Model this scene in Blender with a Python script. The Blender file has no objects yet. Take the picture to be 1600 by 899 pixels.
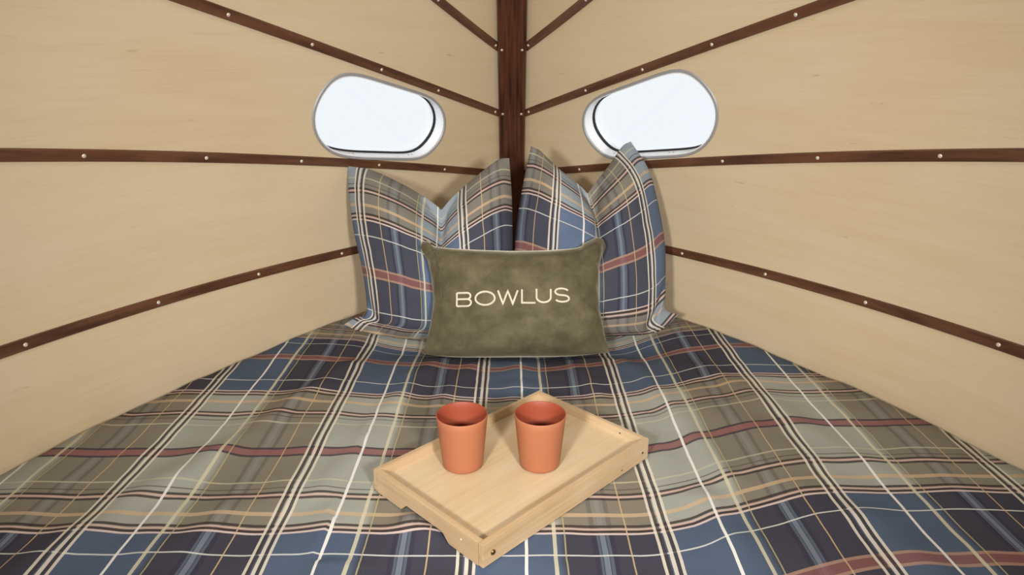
import bpy, bmesh, math, random
from mathutils import Vector, Matrix, noise
from mathutils.bvhtree import BVHTree
from mathutils.geometry import delaunay_2d_cdt

random.seed(4)
scene = bpy.context.scene
COL = scene.collection

# ------------------------------------------------------------------ camera
cam_d = bpy.data.cameras.new('camera')
cam_d.lens = 24.0
cam_d.sensor_width = 36.0
cam_d.clip_start = 0.02
cam = bpy.data.objects.new('camera', cam_d)
COL.objects.link(cam)
cam.location = (0, 0, 1.21)
cam.rotation_euler = (math.radians(90 - 18.2), 0, 0)
scene.camera = cam

# ------------------------------------------------------------------ sky seen through the two windows
world = bpy.data.worlds.new('overcast_sky')
scene.world = world
world.use_nodes = True
bgn = world.node_tree.nodes['Background']
bgn.inputs[0].default_value = (0.90, 0.925, 0.96, 1)
bgn.inputs[1].default_value = 1.08

# ------------------------------------------------------------------ lamps of the cabin, plus an added overhead fill
def area(name, loc, target, size, power, color, spread):
    ld = bpy.data.lights.new(name, 'AREA')
    ld.shape = 'DISK'
    ld.size = size
    ld.energy = power
    ld.color = color
    ld.spread = math.radians(spread)
    o = bpy.data.objects.new(name, ld)
    COL.objects.link(o)
    o.location = loc
    o.rotation_euler = (Vector(target) - Vector(loc)).to_track_quat('-Z', 'Y').to_euler()
    return o
area('cabin_lamp', (-0.40, -0.25, 1.27), (0.10, 1.9, 0.60), 0.16, 6.9, (1.0, 0.985, 0.962), 90)
area('cabin_lamp', (0.40, -0.25, 1.27), (-0.10, 1.9, 0.60), 0.16, 6.9, (1.0, 0.985, 0.962), 90)
area('ceiling_fill', (0, 0.75, 1.93), (0, 1.0, 0), 0.6, 3.6, (1.0, 0.98, 0.95), 180)  # unseen soft fill, added below the ceiling to raise the ambient light

scene.view_settings.view_transform = 'Standard'
scene.view_settings.look = 'None'
scene.view_settings.gamma = 1.0
scene.view_settings.use_curve_mapping = False
scene.view_settings.exposure = 0.0

# ------------------------------------------------------------------ helpers
def lin(r, g, b):
    f = lambda c: (c / 12.92 if c <= 0.04045 else ((c + 0.055) / 1.055) ** 2.4)
    return (f(r / 255), f(g / 255), f(b / 255), 1)

def smooth(a, b, x):
    t = max(0.0, min(1.0, (x - a) / (b - a)))
    return t * t * (3 - 2 * t)

def mark_sharp(bm, deg=35):
    c = math.radians(deg)
    for e in bm.edges:
        if len(e.link_faces) == 2 and e.calc_face_angle(0) > c:
            e.smooth = False

def obj(name, bm, mat, parent=None, sharp=35, shade=True, recalc=True):
    if recalc:
        bmesh.ops.recalc_face_normals(bm, faces=bm.faces[:])
    if sharp:
        mark_sharp(bm, sharp)
    for f in bm.faces:
        f.smooth = shade
    me = bpy.data.meshes.new(name)
    bm.to_mesh(me)
    bm.free()
    if mat:
        me.materials.append(mat)
    o = bpy.data.objects.new(name, me)
    COL.objects.link(o)
    if parent:
        o.parent = parent
    return o

def tag(o, label=None, cat=None, group=None, kind=None):
    if label: o['label'] = label
    if cat: o['category'] = cat
    if group: o['group'] = group
    if kind: o['kind'] = kind
    return o

def empty(name, loc=(0, 0, 0), rz=0):
    o = bpy.data.objects.new(name, None)
    o.empty_display_size = 0.05
    COL.objects.link(o)
    o.location = loc
    o.rotation_euler = (0, 0, rz)
    return o

class NT:
    """small helper around a material node tree"""
    def __init__(self, name):
        self.m = bpy.data.materials.new(name)
        self.m.use_nodes = True
        self.t = self.m.node_tree
        self.b = self.t.nodes['Principled BSDF']
    def n(self, kind, **kw):
        nd = self.t.nodes.new('ShaderNode' + kind)
        for k, v in kw.items():
            setattr(nd, k, v)
        return nd
    def l(self, a, b):
        self.t.links.new(a, b)
    def put(self, sock, v):
        if hasattr(v, 'is_linked') or hasattr(v, 'links'):
            self.l(v, sock)
        else:
            sock.default_value = v
    def math(self, op, a, b=None, c=None):
        nd = self.n('Math', operation=op)
        self.put(nd.inputs[0], a)
        if b is not None: self.put(nd.inputs[1], b)
        if c is not None: self.put(nd.inputs[2], c)
        return nd.outputs[0]
    def mix(self, fac, a, b, blend='MIX'):
        nd = self.n('Mix', data_type='RGBA', blend_type=blend)
        self.put(nd.inputs[0], fac)
        self.put(nd.inputs[6], a)
        self.put(nd.inputs[7], b)
        return nd.outputs[2]
    def ramp(self, fac, stops, interp='LINEAR'):
        nd = self.n('ValToRGB')
        cr = nd.color_ramp
        cr.interpolation = interp
        els = cr.elements
        els[0].position = stops[0][0]; els[0].color = stops[0][1]
        els[1].position = stops[-1][0]; els[1].color = stops[-1][1]
        for p, c in stops[1:-1]:
            e = els.new(p); e.color = c
        self.put(nd.inputs[0], fac)
        return nd
    def noise(self, vec, scale, detail=3, rough=0.5):
        nd = self.n('TexNoise')
        if vec is not None: self.l(vec, nd.inputs['Vector'])
        nd.inputs['Scale'].default_value = scale
        nd.inputs['Detail'].default_value = detail
        nd.inputs['Roughness'].default_value = rough
        return nd.outputs[0]
    def mapping(self, src, scale=(1, 1, 1), loc=(0, 0, 0)):
        nd = self.n('Mapping')
        nd.inputs['Scale'].default_value = scale
        nd.inputs['Location'].default_value = loc
        self.l(src, nd.inputs['Vector'])
        return nd.outputs[0]
    def uv(self):
        return self.n('TexCoord').outputs['UV']
    def objc(self):
        return self.n('TexCoord').outputs['Object']
    def bump(self, h, strength, dist=0.002):
        nd = self.n('Bump')
        nd.inputs['Strength'].default_value = strength
        nd.inputs['Distance'].default_value = dist
        self.l(h, nd.inputs['Height'])
        self.l(nd.outputs[0], self.b.inputs['Normal'])
    def set(self, **kw):
        for k, v in kw.items():
            self.put(self.b.inputs[k.replace('_', ' ')], v)
        return self.m

# ------------------------------------------------------------------ materials
def plywood(name, shift):
    t = NT(name)
    uv = t.uv()
    g1 = t.noise(t.mapping(uv, (1.2, 14, 1), (shift, shift * 2, 0)), 2.0, 5, 0.6)
    g2 = t.noise(t.mapping(uv, (2.0, 90, 1), (shift * 3, shift, 0)), 3.0, 3, 0.5)
    bl = t.noise(t.mapping(uv, (1, 1.6, 1), (shift, 0, 0)), 1.7, 2, 0.5)
    c = t.mix(t.ramp(g1, [(0.2, (0, 0, 0, 1)), (0.85, (1, 1, 1, 1))]).outputs[0], lin(220, 200, 167), lin(210, 187, 147))
    c = t.mix(t.ramp(bl, [(0.35, (0, 0, 0, 1)), (0.7, (.55, .55, .55, 1))]).outputs[0], c, lin(222, 205, 178))
    c = t.mix(t.math('MULTIPLY', t.ramp(g2, [(0.5, (0, 0, 0, 1)), (0.8, (1, 1, 1, 1))]).outputs[0], 0.22), c, lin(186, 156, 114))
    # small mineral flecks of the veneer
    fl = t.noise(t.mapping(uv, (7, 34, 1), (shift * 5, shift, 0)), 1.6, 4, 0.55)
    c = t.mix(t.math('MULTIPLY', t.ramp(fl, [(0.69, (0, 0, 0, 1)), (0.78, (1, 1, 1, 1))]).outputs[0], 0.5), c, lin(158, 118, 72))
    return t.set(Base_Color=c, Roughness=0.42, Specular_IOR_Level=0.35)

def darkwood(name, a=(84, 47, 31), b=(50, 25, 15), xs=3.0, ys=60.0):
    t = NT(name)
    uv = t.uv()
    w = t.noise(t.mapping(uv, (xs, ys, 1)), 1.6, 6, 0.62)
    d = t.noise(t.mapping(uv, (xs * 0.6, ys * 0.35, 1), (3, 1, 0)), 1.3, 3, 0.5)
    c = t.mix(t.ramp(w, [(0.36, (0, 0, 0, 1)), (0.62, (1, 1, 1, 1))]).outputs[0], lin(*b), lin(*a))
    c = t.mix(t.math('MULTIPLY', t.ramp(d, [(0.45, (0, 0, 0, 1)), (0.7, (1, 1, 1, 1))]).outputs[0], 0.45), c, lin(104, 58, 38))
    t.bump(w, 0.25, 0.001)
    return t.set(Base_Color=c, Roughness=0.4)

def plain(name, col, rough=0.5, metal=0.0, **kw):
    t = NT(name)
    return t.set(Base_Color=lin(*col), Roughness=rough, Metallic=metal, **kw)

PERIOD, HALF = 0.345, 0.44

def plaid(name, sage, brown, blue, purple):
    t = NT(name)
    sep = t.n('SeparateXYZ')
    t.l(t.uv(), sep.inputs[0])
    # slight hand of the yarn so lines are not ruler straight
    wob = t.noise(t.mapping(t.uv(), (1, 1, 1)), 9.0, 2, 0.5)
    wobv = t.math('MULTIPLY', t.math('SUBTRACT', wob, 0.5), 0.006)
    u = t.math('DIVIDE', t.math('WRAP', t.math('ADD', sep.outputs[0], wobv), PERIOD, 0.0), PERIOD)
    v = t.math('DIVIDE', t.math('PINGPONG', t.math('ADD', sep.outputs[1], wobv), HALF), HALF)
    def line_ramp(fac, lines, period):
        # lines: (centre, width, colour, alpha) in metres; everything else transparent
        st = [(0.0, (0, 0, 0, 0))]
        for c, w, col, al in lines:
            cc = lin(*col)
            st.append((max(0, (c - w / 2) / period), (cc[0], cc[1], cc[2], al)))
            st.append((min(1, (c + w / 2) / period), (cc[0], cc[1], cc[2], 0)))
        out = [st[0]]
        for s in st[1:]:
            if s[0] - out[-1][0] < 1e-5:
                out[-1] = (out[-1][0], s[1])
            else:
                out.append(s)
        return t.ramp(fac, out, 'CONSTANT')
    def zone(fac, edges, period):
        st = []
        for p, val in edges:
            st.append((p / period, (val, val, val, 1)))
        return t.ramp(fac, st, 'LINEAR').outputs[0]
    zu = zone(u, [(0, 0), (0.158, 0.0), (0.172, 1), (0.335, 1), (0.345, 0.0)], PERIOD)
    zv = zone(v, [(0, 0), (0.248, 0), (0.252, 1), (0.44, 1)], HALF)
    sage, brown, blue, purple = lin(*sage), lin(*brown), lin(*blue), lin(*purple)
    base = t.mix(zv, t.mix(zu, sage, brown), t.mix(zu, blue, purple))
    cream, pink, dark, rose = (212, 203, 186), (190, 162, 150), (44, 30, 28), (130, 82, 82)
    weft = line_ramp(v, [
        (0.0045, 0.009, rose, .9), (0.0125, 0.007, (52, 38, 52), .9),
        (0.106, 0.005, (176, 172, 146), .7),
        (0.130, 0.003, (70, 62, 56), .7), (0.1455, 0.007, dark, .88), (0.1525, 0.006, pink, .85), (0.1595, 0.007, dark, .88),
        (0.205, 0.010, (186, 160, 126), .75),
        (0.2365, 0.008, dark, .9), (0.2440, 0.006, pink, .85), (0.2505, 0.006, dark, .9), (0.2560, 0.0045, (206, 186, 178), .85),
        (0.310, 0.0045, (196, 196, 190), .85),
        (0.4255, 0.007, (166, 130, 108), .75), (0.4345, 0.011, (124, 74, 72), .8)], HALF)
    warp = line_ramp(u, [
        (0.003, 0.006, cream, .8),
        (0.0095, 0.006, (44, 36, 40), .85), (0.0155, 0.005, cream, .8),
        (0.103, 0.0065, (220, 217, 210), .92),
        (0.152, 0.006, (196, 188, 160), .8), (0.171, 0.003, (170, 160, 116), .7),
        
        (0.281, 0.0035, (186, 160, 118), .8),
        (0.3320, 0.005, cream, .8), (0.3380, 0.006, (44, 36, 40), .85)], PERIOD)
    band = line_ramp(u, [(0.2215, 0.0075, (30, 28, 50), .6), (0.2290, 0.0045, (112, 128, 146), .3), (0.2375, 0.0095, (136, 150, 164), .45),
        (0.2460, 0.0045, (112, 128, 146), .3), (0.2530, 0.0075, (30, 28, 50), .6)], PERIOD)
    base = t.mix(t.math('MULTIPLY', band.outputs[1], t.math('MULTIPLY_ADD', zv, 0.5, 0.5)), base, band.outputs[0])
    c = t.mix(weft.outputs[1], base, weft.outputs[0])
    c = t.mix(warp.outputs[1], c, warp.outputs[0])
    # yarn heather
    h = t.noise(t.mapping(t.uv(), (420, 420, 1)), 1.0, 2, 0.6)
    c = t.mix(t.math('MULTIPLY', h, 0.16), c, t.mix(0.5, c, lin(190, 186, 178)))
    t.bump(t.noise(t.mapping(t.uv(), (900, 900, 1)), 1.0, 1, 0.5), 0.15, 0.0006)
    return t.set(Base_Color=c, Roughness=0.9, Specular_IOR_Level=0.15, Sheen_Weight=0.0)

def velvet():
    t = NT('olive_velvet')
    oc = t.objc()
    a = t.noise(oc, 16.0, 4, 0.6)
    b = t.noise(t.mapping(oc, (1, 1, 1)), 60.0, 4, 0.65)
    f = t.math('ADD', t.math('MULTIPLY', a, 0.75), t.math('MULTIPLY', b, 0.25))
    c = t.mix(t.ramp(f, [(0.38, (0, 0, 0, 1)), (0.64, (1, 1, 1, 1))]).outputs[0], lin(80, 74, 55), lin(104, 97, 75))
    t.bump(b, 0.25, 0.002)
    return t.set(Base_Color=c, Roughness=0.85, Specular_IOR_Level=0.1, Sheen_Weight=1.0, Sheen_Roughness=0.3, Sheen_Tint=lin(214, 206, 184))

def pine(name, sx, sy, a=(200, 178, 145), b=(188, 161, 123)):
    t = NT(name)
    oc = t.objc()
    g = t.noise(t.mapping(oc, (sx, sy, max(sx, sy))), 1.0, 5, 0.55)
    k = t.noise(t.mapping(oc, (6, 6, 6)), 1.0, 2, 0.5)
    c = t.mix(t.ramp(g, [(0.32, (0, 0, 0, 1)), (0.7, (1, 1, 1, 1))]).outputs[0], lin(*a), lin(*b))
    c = t.mix(t.math('MULTIPLY', t.ramp(k, [(0.45, (0, 0, 0, 1)), (0.75, (1, 1, 1, 1))]).outputs[0], 0.35), c, lin(214, 194, 162))
    return t.set(Base_Color=c, Roughness=0.5, Specular_IOR_Level=0.3)

def glass():
    t = NT('window_glass')
    tr = t.n('BsdfTransparent'); gl = t.n('BsdfGlossy'); mx = t.n('MixShader'); lw = t.n('LayerWeight')
    tr.inputs[0].default_value = (0.97, 0.98, 0.985, 1)
    gl.inputs['Roughness'].default_value = 0.02
    lw.inputs[0].default_value = 0.5
    fr = t.math('MULTIPLY_ADD', t.math('POWER', lw.outputs['Facing'], 5.0), 0.4, 0.02)
    t.l(fr, mx.inputs[0]); t.l(tr.outputs[0], mx.inputs[1]); t.l(gl.outputs[0], mx.inputs[2])
    t.l(mx.outputs[0], t.t.nodes['Material Output'].inputs[0])
    return t.m

M = dict(
    ply=[plywood('birch_plywood', 0.7 + i * 1.9) for i in range(5)],
    batten=darkwood('walnut_batten', (108, 71, 50), (68, 42, 28)),
    post=darkwood('rosewood_post', (98, 59, 41), (46, 26, 18), 2.6, 40.0),
    steel=plain('screw_steel', (226, 216, 200), 0.35, 0.3),
    brass=plain('aged_brass', (150, 118, 70), 0.35, 1.0),
    alu=plain('brushed_aluminium', (166, 167, 170), 0.5, 0.2),
    white=plain('white_enamel', (246, 247, 249), 0.22),
    black=plain('black_rubber', (22, 24, 28), 0.6),
    shell=plain('outer_shell', (190, 190, 190), 0.4, 0.5),
    glass=glass(),
    plaid=plaid('plaid_cotton', (148, 150, 140), (118, 111, 97), (65, 80, 102), (46, 45, 60)),
    sham=plaid('plaid_sham_cotton', (134, 144, 152), (116, 111, 102), (82, 98, 124), (54, 57, 72)),
    velvet=velvet(),
    thread=plain('embroidery_thread', (206, 198, 176), 0.6),
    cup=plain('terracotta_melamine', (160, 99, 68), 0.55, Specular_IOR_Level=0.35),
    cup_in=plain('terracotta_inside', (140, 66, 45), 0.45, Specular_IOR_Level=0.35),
    tray=pine('pine_board', 5, 60),
    rail_end=pine('pine_rail_end', 90, 4, (188, 161, 126), (172, 142, 104)),
    rail=pine('pine_rail', 4, 90, (188, 161, 126), (172, 142, 104)),
    hole=plain('dark_hole', (46, 32, 20), 0.8),
    floor=plain('grey_floor', (150, 146, 138), 0.6),
    ceil=plain('cream_ceiling', (222, 212, 194), 0.6),
)

# ------------------------------------------------------------------ boat tail walls: a surface in (d, z), d = distance ahead of the post
def Dz(z):
    r = max(0.0, z - 0.71)
    return 2.62 - 0.2 * r - 0.45 * r * r
def Wd(d):
    d = min(d, 2.58)
    return 0.045 + 0.922 * d - 0.178 * d * d
SN = 3000
S_TAB = [0.0]
for _i in range(4000):
    _d = _i * 0.001
    _w = (0.922 - 0.356 * _d) if _d < 2.58 else 0
    S_TAB.append(S_TAB[-1] + 0.001 * math.sqrt(1 + _w * _w))
def s_of_d(d):
    x = max(0, min(3.999, d)) * 1000
    i = int(x)
    return S_TAB[i] + (S_TAB[min(i + 1, 4000)] - S_TAB[i]) * (x - i)
def d_of_s(s):
    lo, hi = 0, 4000
    while hi - lo > 1:
        m = (lo + hi) // 2
        if S_TAB[m] <= s: lo = m
        else: hi = m
    return (lo + (s - S_TAB[lo]) / max(1e-9, S_TAB[hi] - S_TAB[lo])) * 0.001
def wall(side, d, z, off=0.0):
    """point on the wall (side -1 left, 1 right); off > 0 goes outwards"""
    dz = (Dz(z + 1e-4) - Dz(z - 1e-4)) / 2e-4
    wd = (0.922 - 0.356 * d) if d < 2.58 else 0.0
    n = Vector((side, wd, -wd * dz)).normalized()
    return Vector((side * Wd(d), Dz(z) - d, z)) + n * off
def wall_n(side, d, z):
    return (wall(side, d, z, 1) - wall(side, d, z, 0)).normalized()

Z0, ZTOP, YBACK, DMAX = 0.0, 1.96, -0.9, 3.6
BF = [(0.0133, 0.6507, 1.2593), (-0.0826, 0.4329, 1.0408), (-0.0457, 0.2493, 0.8127), (-0.0174, 0.0654, 0.6221)]
def zb(k, d):
    d = min(d, 2.55)
    a, b, c = BF[k]
    return a * d * d + b * d + c

# window outlines in (s, z): hulls of four circles, one list per side
WIN = {-1: [(0.6268, 1.0628, 0.121), (0.7035, 1.0418, 0.0837), (0.3392, 1.0312, 0.078), (0.3887, 0.9787, 0.0668)],
       1: [(0.6373, 1.0912, 0.1028), (0.7111, 1.0533, 0.0939), (0.3495, 1.0366, 0.0711), (0.4178, 0.9994, 0.084)]}
NW = 84
def win_outline(side, inset=0.0):
    raw = []
    for i in range(720):
        n = Vector((math.cos(2 * math.pi * i / 720), math.sin(2 * math.pi * i / 720)))
        c = max(WIN[side], key=lambda q: q[0] * n.x + q[1] * n.y + q[2])
        raw.append(Vector((c[0], c[1])) + n * (c[2] - inset))
    L = [0.0]
    for i in range(720): L.append(L[-1] + (raw[(i + 1) % 720] - raw[i]).length)
    pts, k = [], 0
    for i in range(NW):
        t = L[-1] * i / NW
        while L[k + 1] < t: k += 1
        pts.append(raw[k].lerp(raw[(k + 1) % 720], (t - L[k]) / max(1e-9, L[k + 1] - L[k])))
    for _ in range(14):
        pts = [(pts[i - 1] + pts[i] * 2 + pts[(i + 1) % NW]) / 4 for i in range(NW)]
    return pts
HOLES = {-1: win_outline(-1), 1: win_outline(1)}
def in_poly(p, poly):
    c = False
    j = len(poly) - 1
    for i in range(len(poly)):
        a, b = poly[i], poly[j]
        if (a.y > p.y) != (b.y > p.y) and p.x < (b.x - a.x) * (p.y - a.y) / (b.y - a.y) + a.x:
            c = not c
        j = i
    return c

def clip_back(bm):
    g = bm.verts[:] + bm.edges[:] + bm.faces[:]
    bmesh.ops.bisect_plane(bm, geom=g, plane_co=(0, YBACK, 0), plane_no=(0, -1, 0), clear_outer=True)

def sheet(side, lo, hi, hole, off0, off1, step=0.06):
    """solid curved sheet between height curves lo(d) and hi(d), optional window hole"""
    HOLE = HOLES[side]
    ds = []
    d = 0.0
    while d < DMAX:
        ds.append(d); d += step
    P, E = [], []
    lo_i, hi_i = [], []
    for d in ds:
        a, b = lo(d), min(hi(d), ZTOP)
        if b - a < 0.004: continue
        lo_i.append(len(P)); P.append(Vector((s_of_d(d), a)))
        hi_i.append(len(P)); P.append(Vector((s_of_d(d), b)))
        k = max(1, int((b - a) / step))
        for q in range(1, k):
            p = Vector((s_of_d(d), a + (b - a) * q / k))
            if not hole or min((p - h).length for h in HOLE) > step * 0.4 and not in_poly(p, HOLE):
                P.append(p)
    for arr in (lo_i, hi_i):
        E += [(arr[i], arr[i + 1]) for i in range(len(arr) - 1)]
    E += [(lo_i[0], hi_i[0]), (lo_i[-1], hi_i[-1])]
    if hole:
        b0 = len(P)
        P += HOLE
        E += [(b0 + i, b0 + (i + 1) % NW) for i in range(NW)]
    vs, es, fs = delaunay_2d_cdt(P, E, [], 0, 1e-6)[:3]
    bm = bmesh.new()
    uvl = bm.loops.layers.uv.new('UVMap')
    A = [bm.verts.new(wall(side, d_of_s(v.x), v.y, off0)) for v in vs]
    B = [bm.verts.new(wall(side, d_of_s(v.x), v.y, off1)) for v in vs]
    cnt = {}
    keep = []
    for f in fs:
        c = Vector((sum(vs[i].x for i in f) / len(f), sum(vs[i].y for i in f) / len(f)))
        d = d_of_s(c.x)
        if c.y < lo(d) - 1e-5 or c.y > min(hi(d), ZTOP) + 1e-5: continue
        if hole and in_poly(c, HOLE): continue
        keep.append(f)
        for i in range(len(f)):
            k = (f[i], f[(i + 1) % len(f)])
            cnt[tuple(sorted(k))] = cnt.get(tuple(sorted(k)), 0) + 1
    def face(seq, uvs):
        try:
            fc = bm.faces.new(seq)
        except ValueError:
            return
        for lp, w in zip(fc.loops, uvs):
            lp[uvl].uv = (w.x * -side, w.y)
    for f in keep:
        face([A[i] for i in f], [vs[i] for i in f])
        face([B[i] for i in reversed(f)], [vs[i] for i in reversed(f)])
    for (i, j), n in cnt.items():
        if n == 1:
            face([A[i], A[j], B[j], B[i]], [vs[i], vs[j], vs[j], vs[i]])
    clip_back(bm)
    loose = [v for v in bm.verts if not v.link_faces]
    bmesh.ops.delete(bm, geom=loose, context='VERTS')
    return bm

def screw_bm(c, n, r=0.0045):
    """domed slotted-free round head"""
    bm = bmesh.new()
    n = n.normalized()
    x = n.orthogonal().normalized(); y = n.cross(x)
    rings = []
    for rr, h in ((1.0, 0.0), (0.98, 0.25), (0.72, 0.5)):
        rings.append([bm.verts.new(c + (x * math.cos(a) + y * math.sin(a)) * r * rr + n * r * h)
                      for a in [2 * math.pi * i / 10 for i in range(10)]])
    for a, b in zip(rings, rings[1:]):
        for i in range(10):
            bm.faces.new([a[i], a[(i + 1) % 10], b[(i + 1) % 10], b[i]])
    top = bm.verts.new(c + n * r * 0.62)
    for i in range(10):
        bm.faces.new([rings[-1][i], rings[-1][(i + 1) % 10], top])
    return bm

def batten_bm(side, k, half=0.0123, thick=0.008):
    bm = bmesh.new()
    uvl = bm.loops.layers.uv.new('UVMap')
    prev = None
    d = 0.002
    while d < DMAX:
        z = zb(k, d)
        if z > ZTOP + 0.02: break
        c0, c1 = wall(side, d, z), wall(side, d + 0.01, zb(k, d + 0.01))
        tg = (c1 - c0).normalized()
        n = -wall_n(side, d, z)
        w = n.cross(tg).normalized()
        if w.z < 0: w = -w
        prof = [(-half, -0.001), (-half, thick * 0.75), (-half * 0.86, thick), (half * 0.86, thick), (half, thick * 0.75), (half, -0.001)]
        ring = [bm.verts.new(c0 + w * a + n * h) for a, h in prof]
        s = s_of_d(d)
        if prev:
            for i in range(6):
                j = (i + 1) % 6
                f = bm.faces.new([prev[0][i], prev[0][j], ring[j], ring[i]])
                for lp, uvv in zip(f.loops, ((prev[1], i), (prev[1], i + 1), (s, i + 1), (s, i))):
                    lp[uvl].uv = (uvv[0] + k * 1.7 + side, uvv[1] * 0.008 + k)
        else:
            bm.faces.new(ring)
        prev = (ring, s)
        d += 0.04
    bm.faces.new(prev[0])
    clip_back(bm)
    return bm

SCREW_D = {0: [0.014, 0.19, 0.36, 0.53], 1: [0.021, 0.2175, 0.386, 0.56, 0.732, 0.90], 2: [0.05, 0.2175, 0.439, 0.665, 0.895, 1.130, 1.36], 3: [0.11, 0.34, 0.592, 0.842, 1.096, 1.366, 1.62]}
for side, nm, word in ((-1, 'wall_left', 'left'), (1, 'wall_right', 'right')):
    root = obj(nm, sheet(side, lambda d: Z0, lambda d: ZTOP, True, 0.05, 0.06, 0.12), M['shell'], shade=True)
    tag(root, 'curved birch plywood wall on the %s with dark battens and oval window' % word, kind='structure')
    lims = [lambda d: Z0] + [(lambda d, k=k: zb(k, d)) for k in (3, 2, 1, 0)] + [lambda d: ZTOP]
    for i in range(5):
        obj('panel', sheet(side, lims[i], lims[i + 1], i == 2, 0.0, 0.006), M['ply'][i], root)
    for k in range(4):
        b = obj('batten', batten_bm(side, k), M['batten'], root, sharp=25)
        for d in SCREW_D[k]:
            z = zb(k, d)
            n = -wall_n(side, d, z)
            obj('screw', screw_bm(wall(side, d, z) + n * 0.0078, n), M['steel'], b)

# ------------------------------------------------------------------ the two oval windows
def ring_strip(side, loops, closed=True):
    """loops: list of (outline, off); skins consecutive loops, optionally closing the section"""
    bm = bmesh.new()
    R = [[bm.verts.new(wall(side, d_of_s(p.x), p.y, off)) for p in ol] for ol, off in loops]
    m = len(R)
    for a in range(m if closed else m - 1):
        A, B = R[a], R[(a + 1) % m]
        for i in range(len(A)):
            j = (i + 1) % len(A)
            bm.faces.new([A[i], A[j], B[j], B[i]])
    return bm
def make_window(side, idx, word):
    w = tag(empty('window_%d' % idx, wall(side, 0.4, 0.93)), 'oblong rounded window in the %s plywood wall with grey rim and black seal' % word, kind='structure')
    def put(o):
        o.matrix_parent_inverse = Matrix.Translation(-w.location)
        return o
    o0, o1 = win_outline(side, -0.008), win_outline(side, 0.001)
    put(obj('trim_ring', ring_strip(side, [(o0, -0.001), (win_outline(side, -0.006), -0.004), (win_outline(side, -0.001), -0.004), (o1, -0.001), (o1, 0.004), (o0, 0.004)][0:4]), M['alu'], w))
    i1 = win_outline(side, 0.004)
    put(obj('liner', ring_strip(side, [(o1, -0.001), (i1, -0.001), (i1, 0.062), (o1, 0.062)]), M['white'], w))
    g1 = win_outline(side, 0.0085)
    put(obj('gasket', ring_strip(side, [(i1, 0.035), (g1, 0.0375), (g1, 0.043), (i1, 0.043)]), M['black'], w))
    bm = bmesh.new()
    fr = [bm.verts.new(wall(side, d_of_s(p.x), p.y, 0.040)) for p in g1]
    bk = [bm.verts.new(wall(side, d_of_s(p.x), p.y, 0.043)) for p in g1]
    cs = sum((Vector((p.x, p.y)) for p in g1), Vector((0, 0))) / NW
    cf = bm.verts.new(wall(side, d_of_s(cs.x), cs.y, 0.040)); cb = bm.verts.new(wall(side, d_of_s(cs.x), cs.y, 0.043))
    for i in range(NW):
        j = (i + 1) % NW
        bm.faces.new([fr[i], fr[j], cf]); bm.faces.new([bk[j], bk[i], cb]); bm.faces.new([fr[i], bk[i], bk[j], fr[j]])
    put(obj('glass_pane', bm, M['glass'], w))
    # screw pairs on the lower lip of the liner
    for k in (0.66, 0.645, 0.43, 0.415):
        n = NW
        best = min(range(n), key=lambda i: abs(i1[i].x - k) + (10 if i1[i].y > 1.0 else 0))
        p = i1[best]
        c = wall(side, d_of_s(p.x), p.y, 0.018)
        up = wall(side, d_of_s(cs.x), cs.y, 0.018) - c
        up = Vector((0, 0, 1))
        put(obj('screw', screw_bm(c, up, 0.003), M['alu'], w))
make_window(-1, 1, 'left')
make_window(1, 2, 'right')

# ------------------------------------------------------------------ dark post in the point of the tail
bm = bmesh.new()
uvl = bm.loops.layers.uv.new('UVMap')
prev = None
zz = 0.0
acc = 0.0
while zz <= ZTOP + 1e-6:
    y = Dz(zz)
    sl = (Dz(zz + 1e-3) - Dz(zz - 1e-3)) / 2e-3
    n = Vector((0, -1, sl)).normalized()      # towards the cabin
    c = Vector((0, y, zz))
    h = 0.046
    prof = [(-h, 0.10), (-h, -0.016), (-h + 0.005, -0.020), (h - 0.005, -0.020), (h, -0.016), (h, 0.10)]
    ring = [bm.verts.new(c + Vector((a, 0, 0)) - n * o) for a, o in prof]
    us = (-0.06, -0.05, -0.045, 0.045, 0.05, 0.06)
    if prev:
        for i in range(5):
            f = bm.faces.new([prev[0][i], prev[0][i + 1], ring[i + 1], ring[i]])
            for lp, q in zip(f.loops, ((prev[1], us[i]), (prev[1], us[i + 1]), (zz, us[i + 1]), (zz, us[i]))):
                lp[uvl].uv = q
        f = bm.faces.new([prev[0][5], prev[0][0], ring[0], ring[5]])
    else:
        bm.faces.new(ring)
    prev = (ring, zz)
    zz += 0.07
bm.faces.new(prev[0])
post = tag(obj('trim_1', bm, M['post'], sharp=25), 'dark rosewood post where the two plywood walls meet', kind='structure')
for z in (1.262, 1.048):
    for sx in (-1, 1):
        sl = (Dz(z + 1e-3) - Dz(z - 1e-3)) / 2e-3
        n = Vector((0, -1, sl)).normalized()
        obj('screw', screw_bm(Vector((sx * 0.033, Dz(z), z)) + n * 0.0195, n), M['steel'], post)

# ------------------------------------------------------------------ ceiling, floor, rear bulkhead
def plan_sheet(z, t):
    bm = bmesh.new()
    pts = []
    dm = Dz(z) - YBACK
    N = 24
    for i in range(N + 1):
        d = dm * i / N
        pts.append((Wd(d) + 0.03, Dz(z) - d))
    ring = [(x, y) for x, y in pts] + [(-x, y) for x, y in reversed(pts)]
    A = [bm.verts.new((x, y, z)) for x, y in ring]
    B = [bm.verts.new((x, y, z + t)) for x, y in ring]
    bm.faces.new(A); bm.faces.new(B[::-1])
    for i in range(len(A)):
        j = (i + 1) % len(A)
        bm.faces.new([A[i], A[j], B[j], B[i]])
    return bm
tag(obj('floor', plan_sheet(0.0, -0.04), M['floor'], shade=False), kind='structure')
tag(obj('ceiling', plan_sheet(ZTOP, 0.04), M['ceil'], shade=False), kind='structure')
bm = bmesh.new()
L = []
for i in range(21):
    z = ZTOP * i / 20
    L.append((Wd(Dz(z) - YBACK) + 0.06, z))
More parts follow.
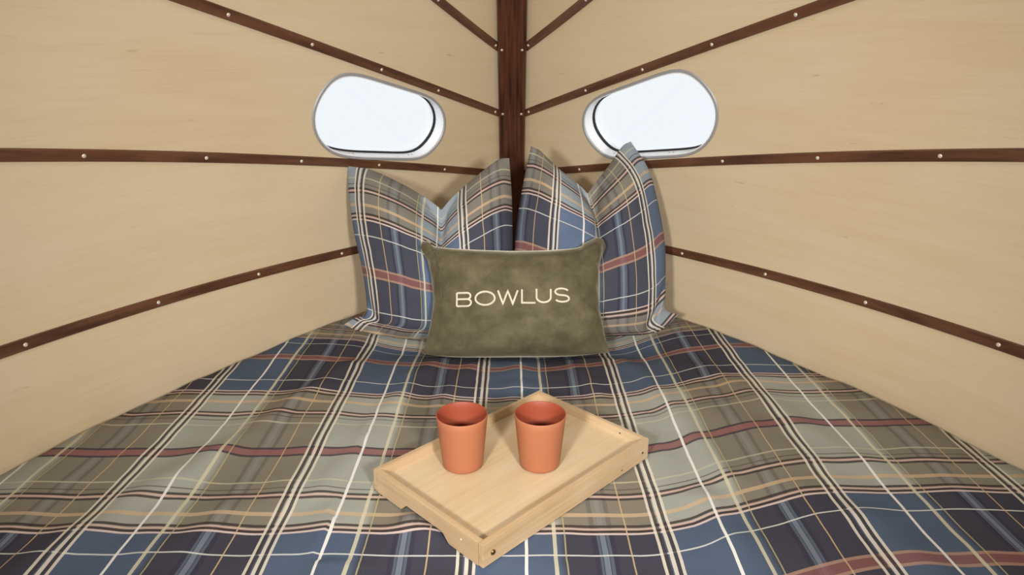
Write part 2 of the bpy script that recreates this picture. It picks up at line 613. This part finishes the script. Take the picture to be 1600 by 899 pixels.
ring = L + [(-x, z) for x, z in reversed(L)]
A = [bm.verts.new((x, YBACK, z)) for x, z in ring]; B = [bm.verts.new((x, YBACK - 0.04, z)) for x, z in ring]
bm.faces.new(A); bm.faces.new(B[::-1])
for i in range(len(A)):
    j = (i + 1) % len(A)
    bm.faces.new([A[i], A[j], B[j], B[i]])
tag(obj('wall_back', bm, M['ceil'], shade=False), kind='structure')

# built-in platform that carries the bedding
def bed_half(y):
    return Wd(2.62 - y)
YF = 0.42
bm = bmesh.new()
pts = []
for i in range(25):
    y = 2.56 + (YF + 0.06 - 2.56) * i / 24
    pts.append((max(0.02, bed_half(y) - 0.014), y))
ring = pts + [(-x, y) for x, y in reversed(pts)]
A = [bm.verts.new((x, y, 0.0)) for x, y in ring]; B = [bm.verts.new((x, y, 0.36)) for x, y in ring]
bm.faces.new(A[::-1]); bm.faces.new(B)
for i in range(len(A)):
    j = (i + 1) % len(A)
    bm.faces.new([A[i], A[j], B[j], B[i]])
tag(obj('platform', bm, M['ply'][0], shade=False), kind='structure')

# ------------------------------------------------------------------ plaid duvet over the whole bed
def fold(x, y, x0, y0, x1, y1, w, h):
    """soft ridge along a segment"""
    dx, dy = x1 - x0, y1 - y0
    L2 = dx * dx + dy * dy
    t = ((x - x0) * dx + (y - y0) * dy) / L2
    tt = max(0.0, min(1.0, t))
    px, py = x0 + dx * tt, y0 + dy * tt
    r = math.hypot(x - px, y - py)
    return h * math.exp(-(r / w) ** 2)
FOLDS = [(-0.20, 1.66, -0.34, 1.05, .030, .007), (-0.42, 1.62, -0.62, 1.12, .035, .008), (0.30, 1.66, 0.40, 1.10, .030, .007),
         (0.50, 1.62, 0.72, 1.15, .040, .007), (-0.62, 1.20, -0.80, 0.80, .04, .008), (0.02, 1.62, 0.0, 1.36, .028, .006),
         (-0.10, 1.62, -0.16, 1.38, .022, .005), (0.16, 1.6, 0.2, 1.4, .025, .005),
         (0.34, 1.02, 0.40, 0.70, .035, .007), (-0.30, 0.98, -0.26, 0.70, .035, .007), (-0.05, 0.83, 0.12, 0.78, .03, -.006),
         (0.62, 1.0, 0.74, 0.62, .04, .007), (-0.5, 1.0, -0.56, 0.62, .04, .007)]
def duvet_z(x, y, full=True):
    hw = bed_half(y) - 0.010
    q = hw - abs(x)
    z = 0.452 + 0.034 * math.exp(-(x / 0.55) ** 4) * smooth(1.80, 1.40, y) * smooth(0.45, 0.75, y)
    z += 0.010 * smooth(1.75, 2.0, y)
    # roll down at the walls
    e = max(0.0, 1 - q / 0.10)
    z += (0.020 if x > 0 else 0.010) * smooth(0.30, 0.10, q) * smooth(2.1, 1.7, y)
    z += 0.012 * math.exp(-((x + 0.80) / 0.15) ** 2 - ((y - 1.28) / 0.2) ** 2)
    z -= 0.022 * e ** 2.5
    if full:
        k = 0.35 if (abs(x) < 0.3 and 0.86 < y < 1.34) else 1.0
        n1 = noise.noise(Vector((x * 6.5, y * 1.8, 3.1)))
        n2 = noise.noise(Vector((x * 17, y * 6, 8.3)))
        n3 = noise.noise(Vector((x * 5 + y * 9, y * 14 - x * 6, 1.3)))
        z += (0.007 * n1 + 0.0028 * n2 + 0.0024 * n3) * k
        for f in FOLDS:
            z += fold(x, y, *f) * k
        # press of the pillows
        z -= 0.020 * math.exp(-((y - 1.775) / 0.09) ** 2) * smooth(0.5, 0.3, abs(x))
    # the tray presses the cover flat; it swells a little inside the hand scoop
    tx = (x - 0.008) * 0.70711 + (y - 1.095) * 0.70711
    ty = -(x - 0.008) * 0.70711 + (y - 1.095) * 0.70711
    inside = smooth(0.245, 0.222, abs(tx)) * smooth(0.172, 0.150, abs(ty))
    z += (min(z, 0.4855) - z) * inside
    if full:
        z += 0.011 * math.exp(-((abs(tx) - 0.225) / 0.03) ** 2 - (ty / 0.045) ** 4)
    return z
def weft_v(x, y):
    r1 = 1.228 + 0.12 * smooth(0.2, 0.62, x)
    far = 0.400 + 0.08 * smooth(0.0, -0.6, x) + 0.04 * smooth(0.0, 0.4, x)
    v = (y - r1) / far * 0.44 if y > r1 else (y - r1)
    return v if v < 0.44 else 0.44 + (v - 0.44) * 1.5
bm = bmesh.new()
uvl = bm.loops.layers.uv.new('UVMap')
NX, NY = 200, 210
rows = []
for j in range(NY + 1):
    # top surface from tail point to front, then a drop over the front edge
    t = j / NY
    if t < 0.93:
        y = 2.54 + (0.47 - 2.54) * (t / 0.93); drop = 0.0
    else:
        a = (t - 0.93) / 0.07
        y = 0.47 - 0.07 * math.sin(min(1, a * 2) * math.pi / 2)
        drop = 0.05 * (1 - math.cos(min(1, a * 2) * math.pi / 2)) + max(0, a - 0.5) * 0.5
    hw = max(0.012, bed_half(y) - 0.010)
    row = []
    for i in range(NX + 1):
        x = hw * (2 * i / NX - 1)
        z = duvet_z(x, y) - drop
        # flat-plane coordinates for the weave (dome stretch)
        zf = duvet_z(x, y, False)
        k = 0.76 / (1.21 - max(zf, 0.44))
        ux, uy = x * k, y * k
        row.append((bm.verts.new((x, y, z)), (ux - 0.256) * (1.0 if ux > 0.256 else 0.345 / 0.3325), weft_v(ux, uy - drop)))
    rows.append(row)
# v, u layout: triple at x = .256 - n * PERIOD
for j in range(NY):
    for i in range(NX):
        q = [rows[j][i], rows[j][i + 1], rows[j + 1][i + 1], rows[j + 1][i]]
        f = bm.faces.new([a[0] for a in q])
        for lp, a in zip(f.loops, q):
            lp[uvl].uv = (a[1], a[2])
duvet = obj('duvet', bm, M['plaid'], sharp=0)
md = duvet.modifiers.new('thickness', 'SOLIDIFY'); md.thickness = 0.025; md.offset = -1
tag(duvet, 'blue, sage and red plaid duvet spread over the whole bed', 'duvet')
DT = BVHTree.FromObject(duvet, bpy.context.evaluated_depsgraph_get()) if False else None

# ------------------------------------------------------------------ pillows
def spline(pts, t):
    """Catmull-Rom through pts, t in 0..1 over chord length"""
    if len(pts) == 2:
        return Vector(pts[0]).lerp(Vector(pts[1]), t)
    P = [Vector(p) for p in pts]
    L = [0.0]
    for a, b in zip(P, P[1:]): L.append(L[-1] + (b - a).length)
    s = t * L[-1]
    k = 0
    while k < len(P) - 2 and s > L[k + 1]: k += 1
    u = (s - L[k]) / (L[k + 1] - L[k])
    p1, p2 = P[k], P[k + 1]
    p0 = P[k - 1] if k > 0 else p1 * 2 - p2
    p3 = P[k + 2] if k + 2 < len(P) else p2 * 2 - p1
    return 0.5 * ((2 * p1) + (p2 - p0) * u + (2 * p0 - 5 * p1 + 4 * p2 - p3) * u * u + (3 * p1 - p0 - 3 * p2 + p3) * u ** 3)

def pillow(name, base, lean, yaw, bottom, top, left, right, thick, front, uvmap, mat, N=72, back=0.5, depth=None):
    """outline curves in the pillow's own plane (x across, h up the lean); front(u, v) adds relief; depth(u, v) shifts both faces"""
    bm = bmesh.new()
    uvl = bm.loops.layers.uv.new('UVMap')
    cl, sl = math.cos(lean), math.sin(lean)
    xa = Vector((math.cos(yaw), math.sin(yaw), 0))
    fw = Vector((math.sin(yaw), -math.cos(yaw), 0))
    ha = -fw * sl + Vector((0, 0, cl))
    na = fw * cl + Vector((0, 0, sl))
    P00, P10, P01, P11 = spline(bottom, 0), spline(bottom, 1), spline(top, 0), spline(top, 1)
    def plane(u, v):
        B, T, Lf, R = spline(bottom, u), spline(top, u), spline(left, v), spline(right, v)
        return (1 - v) * B + v * T + (1 - u) * Lf + u * R - ((1 - u) * (1 - v) * P00 + u * (1 - v) * P10 + (1 - u) * v * P01 + u * v * P11)
    def prof(x):
        return max(0.0, 1 - abs(2 * x - 1) ** 2.6) ** 0.62
    F, K = [], []
    for j in range(N + 1):
        rf, rk = [], []
        for i in range(N + 1):
            # denser towards the seams
            u = 0.5 - 0.5 * math.cos(math.pi * i / N) * (0.55 + 0.45 * abs(math.cos(math.pi * i / N)))
            v = 0.5 - 0.5 * math.cos(math.pi * j / N) * (0.55 + 0.45 * abs(math.cos(math.pi * j / N)))
            p = plane(u, v)
            edge = i in (0, N) or j in (0, N)
            tt = thick * prof(u) * prof(v)
            sh = depth(u, v) if depth else 0.0
            q = Vector(base) + xa * p.x + ha * p.y + na * sh
            if edge:
                a = bm.verts.new(q); rf.append((a, u, v)); rk.append((a, u, v))
            else:
                rel = front(u, v, p) * min(1, tt / (thick * 0.35))
                rf.append((bm.verts.new(q + na * max(0.002, tt * (1 - back) + rel)), u, v))
                rk.append((bm.verts.new(q - na * max(0.002, tt * back - min(0, rel) * 0.5)), u, v))
        F.append(rf); K.append(rk)
    for G, flip in ((F, False), (K, True)):
        for j in range(N):
            for i in range(N):
                q = [G[j][i], G[j][i + 1], G[j + 1][i + 1], G[j + 1][i]]
                if flip: q = q[::-1]
                f = bm.faces.new([a[0] for a in q])
                for lp, a in zip(f.loops, q):
                    lp[uvl].uv = uvmap(a[1], a[2])
    bvh = BVHTree.FromBMesh(bm)
    o = obj(name, bm, mat, sharp=0, recalc=True)
    return o, bvh, (Vector(base), xa, ha, na)

def wr(x, y, s, seed):
    return noise.noise(Vector((x * s, y * s, seed)))

# left plaid pillow
def chop(uc, w, dep, vmin):
    def f(u, v):
        return -dep * math.exp(-((u - uc) / w) ** 2) * smooth(vmin, 1.0, v)
    return f
LN = math.radians(22)
cL0, cL1 = chop(0.55, 0.13, 0.055, 0.36), chop(0.55, 0.030, 0.045, 0.55)
cL = lambda u, v: cL0(u, v) + cL1(u, v)
def frontL(u, v, p):
    z = cL(u, v) + 0.006 * wr(p.x, p.y, 14, 2.0) + 0.004 * wr(p.x * 0.6, p.y, 30, 5.0)
    # puffed ears
    z += 0.028 * math.exp(-((u - 0.24) / 0.16) ** 2 - ((v - 0.80) / 0.2) ** 2) + 0.022 * math.exp(-((u - 0.82) / 0.12) ** 2 - ((v - 0.80) / 0.2) ** 2)
    # tuck at the lower left corner
    z -= 0.028 * math.exp(-(((u - 0.10) - 0.9 * (0.12 - v)) / 0.035) ** 2) * smooth(0.28, 0.1, v)
    return z
SP = 0.87
pl, _, _ = pillow('plaid_pillow', (0, 1.835, 0.462), LN, 0.0,
    [(-0.487, 0.030), (-0.44, 0.010), (-0.36, -0.004), (-0.30, -0.012), (-0.12, -0.010), (0.002, 0.01)],
    [(-0.482, 0.496), (-0.41, 0.483), (-0.31, 0.436), (-0.238, 0.391), (-0.216, 0.374), (-0.207, 0.366), (-0.198, 0.376), (-0.170, 0.408), (-0.105, 0.466), (-0.042, 0.514), (-0.008, 0.520)],
    [(-0.487, 0.030), (-0.455, 0.050), (-0.424, 0.060), (-0.424, 0.11), (-0.438, 0.20), (-0.462, 0.30), (-0.480, 0.42), (-0.482, 0.496)],
    [(0.002, 0.01), (0.002, 0.12), (0.002, 0.28), (0.0, 0.40), (-0.008, 0.520)],
    0.165, frontL, lambda u, v: (-(u * 0.55 - 0.045) / 1.0, 0.44 + (v - 0.39) * 0.62), M['sham'], back=0.44)
tag(pl, 'left plaid pillow, chopped into two ears, against the left wall', 'pillow', 'plaid pillows at the head of the bed')

cR0, cR2 = chop(0.54, 0.12, 0.055, 0.34), chop(0.54, 0.030, 0.050, 0.5)
cR1 = lambda u, v: cR0(u, v) + cR2(u, v)
def frontR(u, v, p):
    z = cR1(u, v) + 0.006 * wr(p.x, p.y, 13, 7.0) + 0.004 * wr(p.x * 0.6, p.y, 28, 9.0)
    z += 0.028 * math.exp(-((u - 0.22) / 0.14) ** 2 - ((v - 0.80) / 0.2) ** 2) + 0.026 * math.exp(-((u - 0.78) / 0.14) ** 2 - ((v - 0.78) / 0.22) ** 2)
    # diagonal crease from the notch to the left ear
    dl = (v - (0.58 + (u - 0.16) * 0.75))
    z += 0.016 * math.exp(-((dl + 0.07) / 0.06) ** 2) * smooth(0.1, 0.25, u) * smooth(0.62, 0.50, u)
    z -= 0.028 * math.exp(-(((0.90 - u) - 0.9 * (0.12 - v)) / 0.035) ** 2) * smooth(0.28, 0.1, v)
    return z
pr, _, _ = pillow('plaid_pillow', (0, 1.835, 0.462), LN, 0.0,
    [(0.008, 0.01), (0.12, -0.008), (0.30, -0.004), (0.42, 0.008), (0.482, 0.058)],
    [(0.056, 0.556), (0.085, 0.540), (0.135, 0.490), (0.190, 0.446), (0.213, 0.424), (0.222, 0.414), (0.230, 0.426), (0.252, 0.455), (0.290, 0.505), (0.325, 0.555), (0.350, 0.570)],
    [(0.008, 0.01), (0.008, 0.12), (0.010, 0.288), (0.030, 0.43), (0.056, 0.556)],
    [(0.482, 0.058), (0.446, 0.075), (0.446, 0.13), (0.446, 0.27), (0.425, 0.40), (0.400, 0.49), (0.350, 0.570)],
    0.165, frontR, lambda u, v: (u * 0.55 - 0.47, 0.44 + (v - 0.455) * 0.66), M['sham'], back=0.44)
tag(pr, 'right plaid pillow, deeply chopped into two ears, against the right wall', 'pillow', 'plaid pillows at the head of the bed')

# olive velvet lumbar cushion
def frontV(u, v, p):
    z = 0.005 * wr(p.x, p.y, 12, 3.3) + 0.003 * wr(p.x, p.y, 30, 6.1)
    for (cu, cv, su, sv) in ((0.94, 0.93, 0.05, 0.10), (0.05, 0.94, 0.04, 0.08)):
        z += 0.016 * math.exp(-((u - cu) / su) ** 2 - ((v - cv) / sv) ** 2)
    # gathers along the side seams
    e = math.exp(-(u / 0.10) ** 2) + math.exp(-((1 - u) / 0.12) ** 2)
    z += 0.006 * e * math.sin(v * 34 + 3 * u)
    return z
lum, lbvh, (lb, lx, lh, ln_) = pillow('velvet_cushion', (0, 1.690, 0.470), math.radians(25), 0.0,
    [(-0.242, -0.004), (-0.15, -0.012), (0.0, -0.012), (0.15, -0.010), (0.262, 0.0)],
    [(-0.252, 0.288), (-0.243, 0.301), (-0.226, 0.303), (-0.198, 0.287), (0.0, 0.277), (0.165, 0.284), (0.200, 0.300), (0.232, 0.314), (0.250, 0.308), (0.257, 0.288)],
    [(-0.242, -0.004), (-0.228, 0.04), (-0.214, 0.14), (-0.228, 0.24), (-0.252, 0.288)],
    [(0.262, 0.0), (0.250, 0.05), (0.236, 0.14), (0.240, 0.24), (0.257, 0.288)],
    0.130, frontV, lambda u, v: (u, v), M['velvet'], N=80, back=0.26)
tag(lum, 'olive velvet lumbar cushion embroidered with white lettering', 'cushion')

# embroidered letters, each a raised satin-stitch stroke
def arc(cx, cy, rx, ry, a0, a1, n=14):
    return [(cx + rx * math.cos(math.radians(a0 + (a1 - a0) * i / n)), cy + ry * math.sin(math.radians(a0 + (a1 - a0) * i / n))) for i in range(n + 1)]
def super_o(n=40):
    return [(0.5 + 0.5 * math.cos(2 * math.pi * i / n), 0.5 + 0.5 * math.sin(2 * math.pi * i / n)) for i in range(n + 1)]
GL = {
    'B': [[(0, 0), (0, 1)], [(0, 1), (0.72, 1)] + arc(0.72, 0.765, 0.235, 0.235, 90, -90)[1:] + [(0, 0.53)],
          [(0.72, 0.53)] + arc(0.72, 0.265, 0.28, 0.265, 90, -90)[1:] + [(0, 0)]],
    'O': [super_o()],
    'W': [[(0, 1), (0.25, 0), (0.5, 0.96), (0.75, 0), (1, 1)]],
    'L': [[(0, 1), (0, 0), (1, 0)]],
    'U': [[(0, 1), (0, 0.38)] + arc(0.5, 0.38, 0.5, 0.38, 180, 360, 16)[1:] + [(1, 1)]],
    'S': [arc(0.5, 0.75, 0.46, 0.25, 25, 90, 6) + arc(0.44, 0.75, 0.44, 0.25, 100, 255, 12) + [(0.56, 0.49)] + arc(0.56, 0.25, 0.44, 0.25, 75, -90, 12) + arc(0.5, 0.25, 0.5, 0.25, 265, 205, 6)],
}
X0, X1 = -0.1455, 0.1495
span = X1 - X0
LAY = [('B', 0.006, 0.134), ('O', 0.172, 0.342), ('W', 0.370, 0.543), ('L', 0.580, 0.698), ('U', 0.708, 0.833), ('S', 0.872, 0.996)]
for ch, a, b in LAY:
    bm = bmesh.new()
    for line in GL[ch]:
        x0, x1 = X0 + a * span, X0 + b * span
        hb = 0.1235 + 0.013 * ((a + b) / 2 - 0.5)
        pts = [Vector((x0 + (x1 - x0) * px, hb + 0.0345 * py)) for px, py in line]
        # resample long straight runs so the stroke follows the cushion
        dense = [pts[0]]
        for p, q in zip(pts, pts[1:]):
            k = max(1, int((q - p).length / 0.006))
            for s in range(1, k + 1): dense.append(p.lerp(q, s / k))
        closed = (dense[0] - dense[-1]).length < 1e-5
        w = 0.0028
        prev = None
        n = len(dense)
        for i, p in enumerate(dense):
            pa = dense[i - 1] if i > 0 else (dense[-2] if closed else p)
            pb = dense[i + 1] if i < n - 1 else (dense[1] if closed else p)
            d1 = (p - pa).normalized() if (p - pa).length > 1e-9 else (pb - p).normalized()
            d2 = (pb - p).normalized() if (pb - p).length > 1e-9 else d1
            tg = d1 + d2
            tg = tg.normalized() if tg.length > 1e-6 else d1
            nn = Vector((-tg.y, tg.x))
            cosv = max(0.45, abs(nn.dot(Vector((-d1.y, d1.x)))))
            ring = []
            for off, lift in ((-1, -0.001), (-0.75, 0.0016), (0, 0.0026), (0.75, 0.0016), (1, -0.001)):
                q = p + nn * off * w / cosv
                # first and last stations square off the stroke
                o3 = lb + lx * q.x + lh * q.y
                hit = lbvh.ray_cast(o3 + ln_ * 0.4, -ln_)[0]
                ring.append(bm.verts.new((hit if hit else o3) + ln_ * lift))
            if prev:
                for k in range(4):
                    bm.faces.new([prev[k], prev[k + 1], ring[k + 1], ring[k]])
            else:
                bm.faces.new(ring)
            prev = ring
        bm.faces.new(prev)
    lo = obj('letter', bm, M['thread'], lum, sharp=50)
    lo['label'] = 'white embroidered letter %s' % ch

# ------------------------------------------------------------------ wooden tray
TL, TW, TH, RT = 0.431, 0.286, 0.043, 0.011
tray = tag(empty('serving_tray', (0.008, 1.095, 0.4875), math.radians(45.0)), 'pale pine serving tray with low rim on the plaid duvet', 'tray')
def box_bm(x0, x1, y0, y1, z0, z1, bev=0.0015):
    bm = bmesh.new()
    bmesh.ops.create_cube(bm, size=1.0)
    for v in bm.verts:
        v.co = Vector(((x0 + x1) / 2 + v.co.x * (x1 - x0), (y0 + y1) / 2 + v.co.y * (y1 - y0), (z0 + z1) / 2 + v.co.z * (z1 - z0)))
    bmesh.ops.bevel(bm, geom=bm.edges[:], offset=bev, segments=2, affect='EDGES')
    return bm
hx, hy = TL / 2, TW / 2
obj('base_board', box_bm(-hx + 0.006, hx - 0.006, -hy + 0.006, hy - 0.006, 0.018, 0.0245, 0.0006), M['tray'], tray)
longs = []
for sy in (-1, 1):
    longs.append(obj('long_side', box_bm(-hx, hx, min(sy * hy, sy * (hy - RT)), max(sy * hy, sy * (hy - RT)), 0.0, TH), M['rail'], tray))
def short_bm(sx):
    """end board with a shallow hand scoop cut in its lower edge"""
    bm = bmesh.new()
    prof = [(-hy + RT, 0.0)]
    prof.append((-0.066, 0.0))
    for i in range(1, 8):
        a = i / 8
        prof.append((-0.066 + 0.022 * a, 0.0150 * (0.5 - 0.5 * math.cos(math.pi * a))))
    prof.append((-0.044, 0.0150)); prof.append((0.044, 0.0150))
    for i in range(1, 8):
        a = i / 8
        prof.append((0.044 + 0.022 * a, 0.0150 * (0.5 + 0.5 * math.cos(math.pi * a))))
    prof += [(0.066, 0.0), (hy - RT, 0.0), (hy - RT, TH), (-hy + RT, TH)]
    xo, xi = sx * hx, sx * (hx - RT)
    A = [bm.verts.new((xo, y, z)) for y, z in prof]; B = [bm.verts.new((xi, y, z)) for y, z in prof]
    bm.faces.new(A); bm.faces.new(B[::-1])
    for i in range(len(A)):
        j = (i + 1) % len(A)
        bm.faces.new([A[i], A[j], B[j], B[i]])
    top = [e for e in bm.edges if all(v.co.z > TH - 1e-4 for v in e.verts)]
    bmesh.ops.bevel(bm, geom=top, offset=0.0015, segments=2, affect='EDGES')
    return bm
shorts = []
for sx in (-1, 1):
    m2 = M['rail_end']
    shorts.append(obj('short_side', short_bm(sx), m2, tray, sharp=30))
sc = obj('screw', screw_bm(Vector((-hx + 0.020, -hy - 0.0004, 0.020)), Vector((0, -1, 0)), 0.0046), M['brass'], longs[0]); sc['label'] = 'brass screw head'
obj('nail', screw_bm(Vector((hx - 0.020, -hy - 0.0002, 0.020)), Vector((0, -1, 0)), 0.0022), M['hole'], longs[0])
obj('nail', screw_bm(Vector((hx - 0.085, -hy - 0.0002, 0.012)), Vector((0, -1, 0)), 0.0014), M['hole'], longs[0])
obj('nail', screw_bm(Vector((-hx - 0.0002, -hy + 0.050, 0.026)), Vector((-1, 0, 0)), 0.0018), M['steel'], shorts[0])
obj('nail', screw_bm(Vector((hx - RT - 0.0002, -hy + 0.060, 0.034)), Vector((-1, 0, 0)), 0.0016), M['hole'], shorts[1])

# ------------------------------------------------------------------ two terracotta cups on the tray
def cup_bm(rim=0.0462, base=0.0372, h=0.104, t=0.0022):
    bm = bmesh.new()
    prof = [(0.0, 0.0012), (base - 0.010, 0.0), (base - 0.004, 0.0006), (base - 0.0012, 0.0028), (base, 0.007)]
    for i in range(1, 8):
        prof.append((base + (rim - base) * (i / 8) ** 1.0, 0.007 + (h - 0.008) * i / 8))
    prof += [(rim, h - 0.001), (rim - 0.0006, h), (rim - t + 0.0006, h), (rim - t, h - 0.001)]
    for i in range(7, -1, -1):
        prof.append((base + (rim - base) * (i / 8) - t - 0.0002, 0.007 + (h - 0.008) * i / 8))
    prof += [(base - t - 0.003, 0.0042), (0.0, 0.0036)]
    NS = 64
    rings = []
    for r, z in prof:
        if r == 0.0:
            rings.append([bm.verts.new((0, 0, z))])
        else:
            rings.append([bm.verts.new((r * math.cos(2 * math.pi * i / NS), r * math.sin(2 * math.pi * i / NS), z)) for i in range(NS)])
    for a, b in zip(rings, rings[1:]):
        for i in range(NS):
            j = (i + 1) % NS
            if len(a) == 1: bm.faces.new([a[0], b[j], b[i]])
            elif len(b) == 1: bm.faces.new([a[i], a[j], b[0]])
            else: bm.faces.new([a[i], a[j], b[j], b[i]])
    return bm
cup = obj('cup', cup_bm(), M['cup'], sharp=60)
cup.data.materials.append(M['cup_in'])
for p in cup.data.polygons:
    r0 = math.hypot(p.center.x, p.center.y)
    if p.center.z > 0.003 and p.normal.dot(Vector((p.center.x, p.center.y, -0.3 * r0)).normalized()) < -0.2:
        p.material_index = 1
cup.location = (-0.0895, 1.086, 0.4875 + 0.0247)
tag(cup, 'left terracotta cup on the tray, nearer its left corner', 'cup', 'terracotta cups on the tray')
c2 = cup.copy(); COL.objects.link(c2)
c2.location = (0.0505, 1.088, 0.4875 + 0.0247)
tag(c2, 'right terracotta cup, in the middle of the tray', 'cup', 'terracotta cups on the tray')
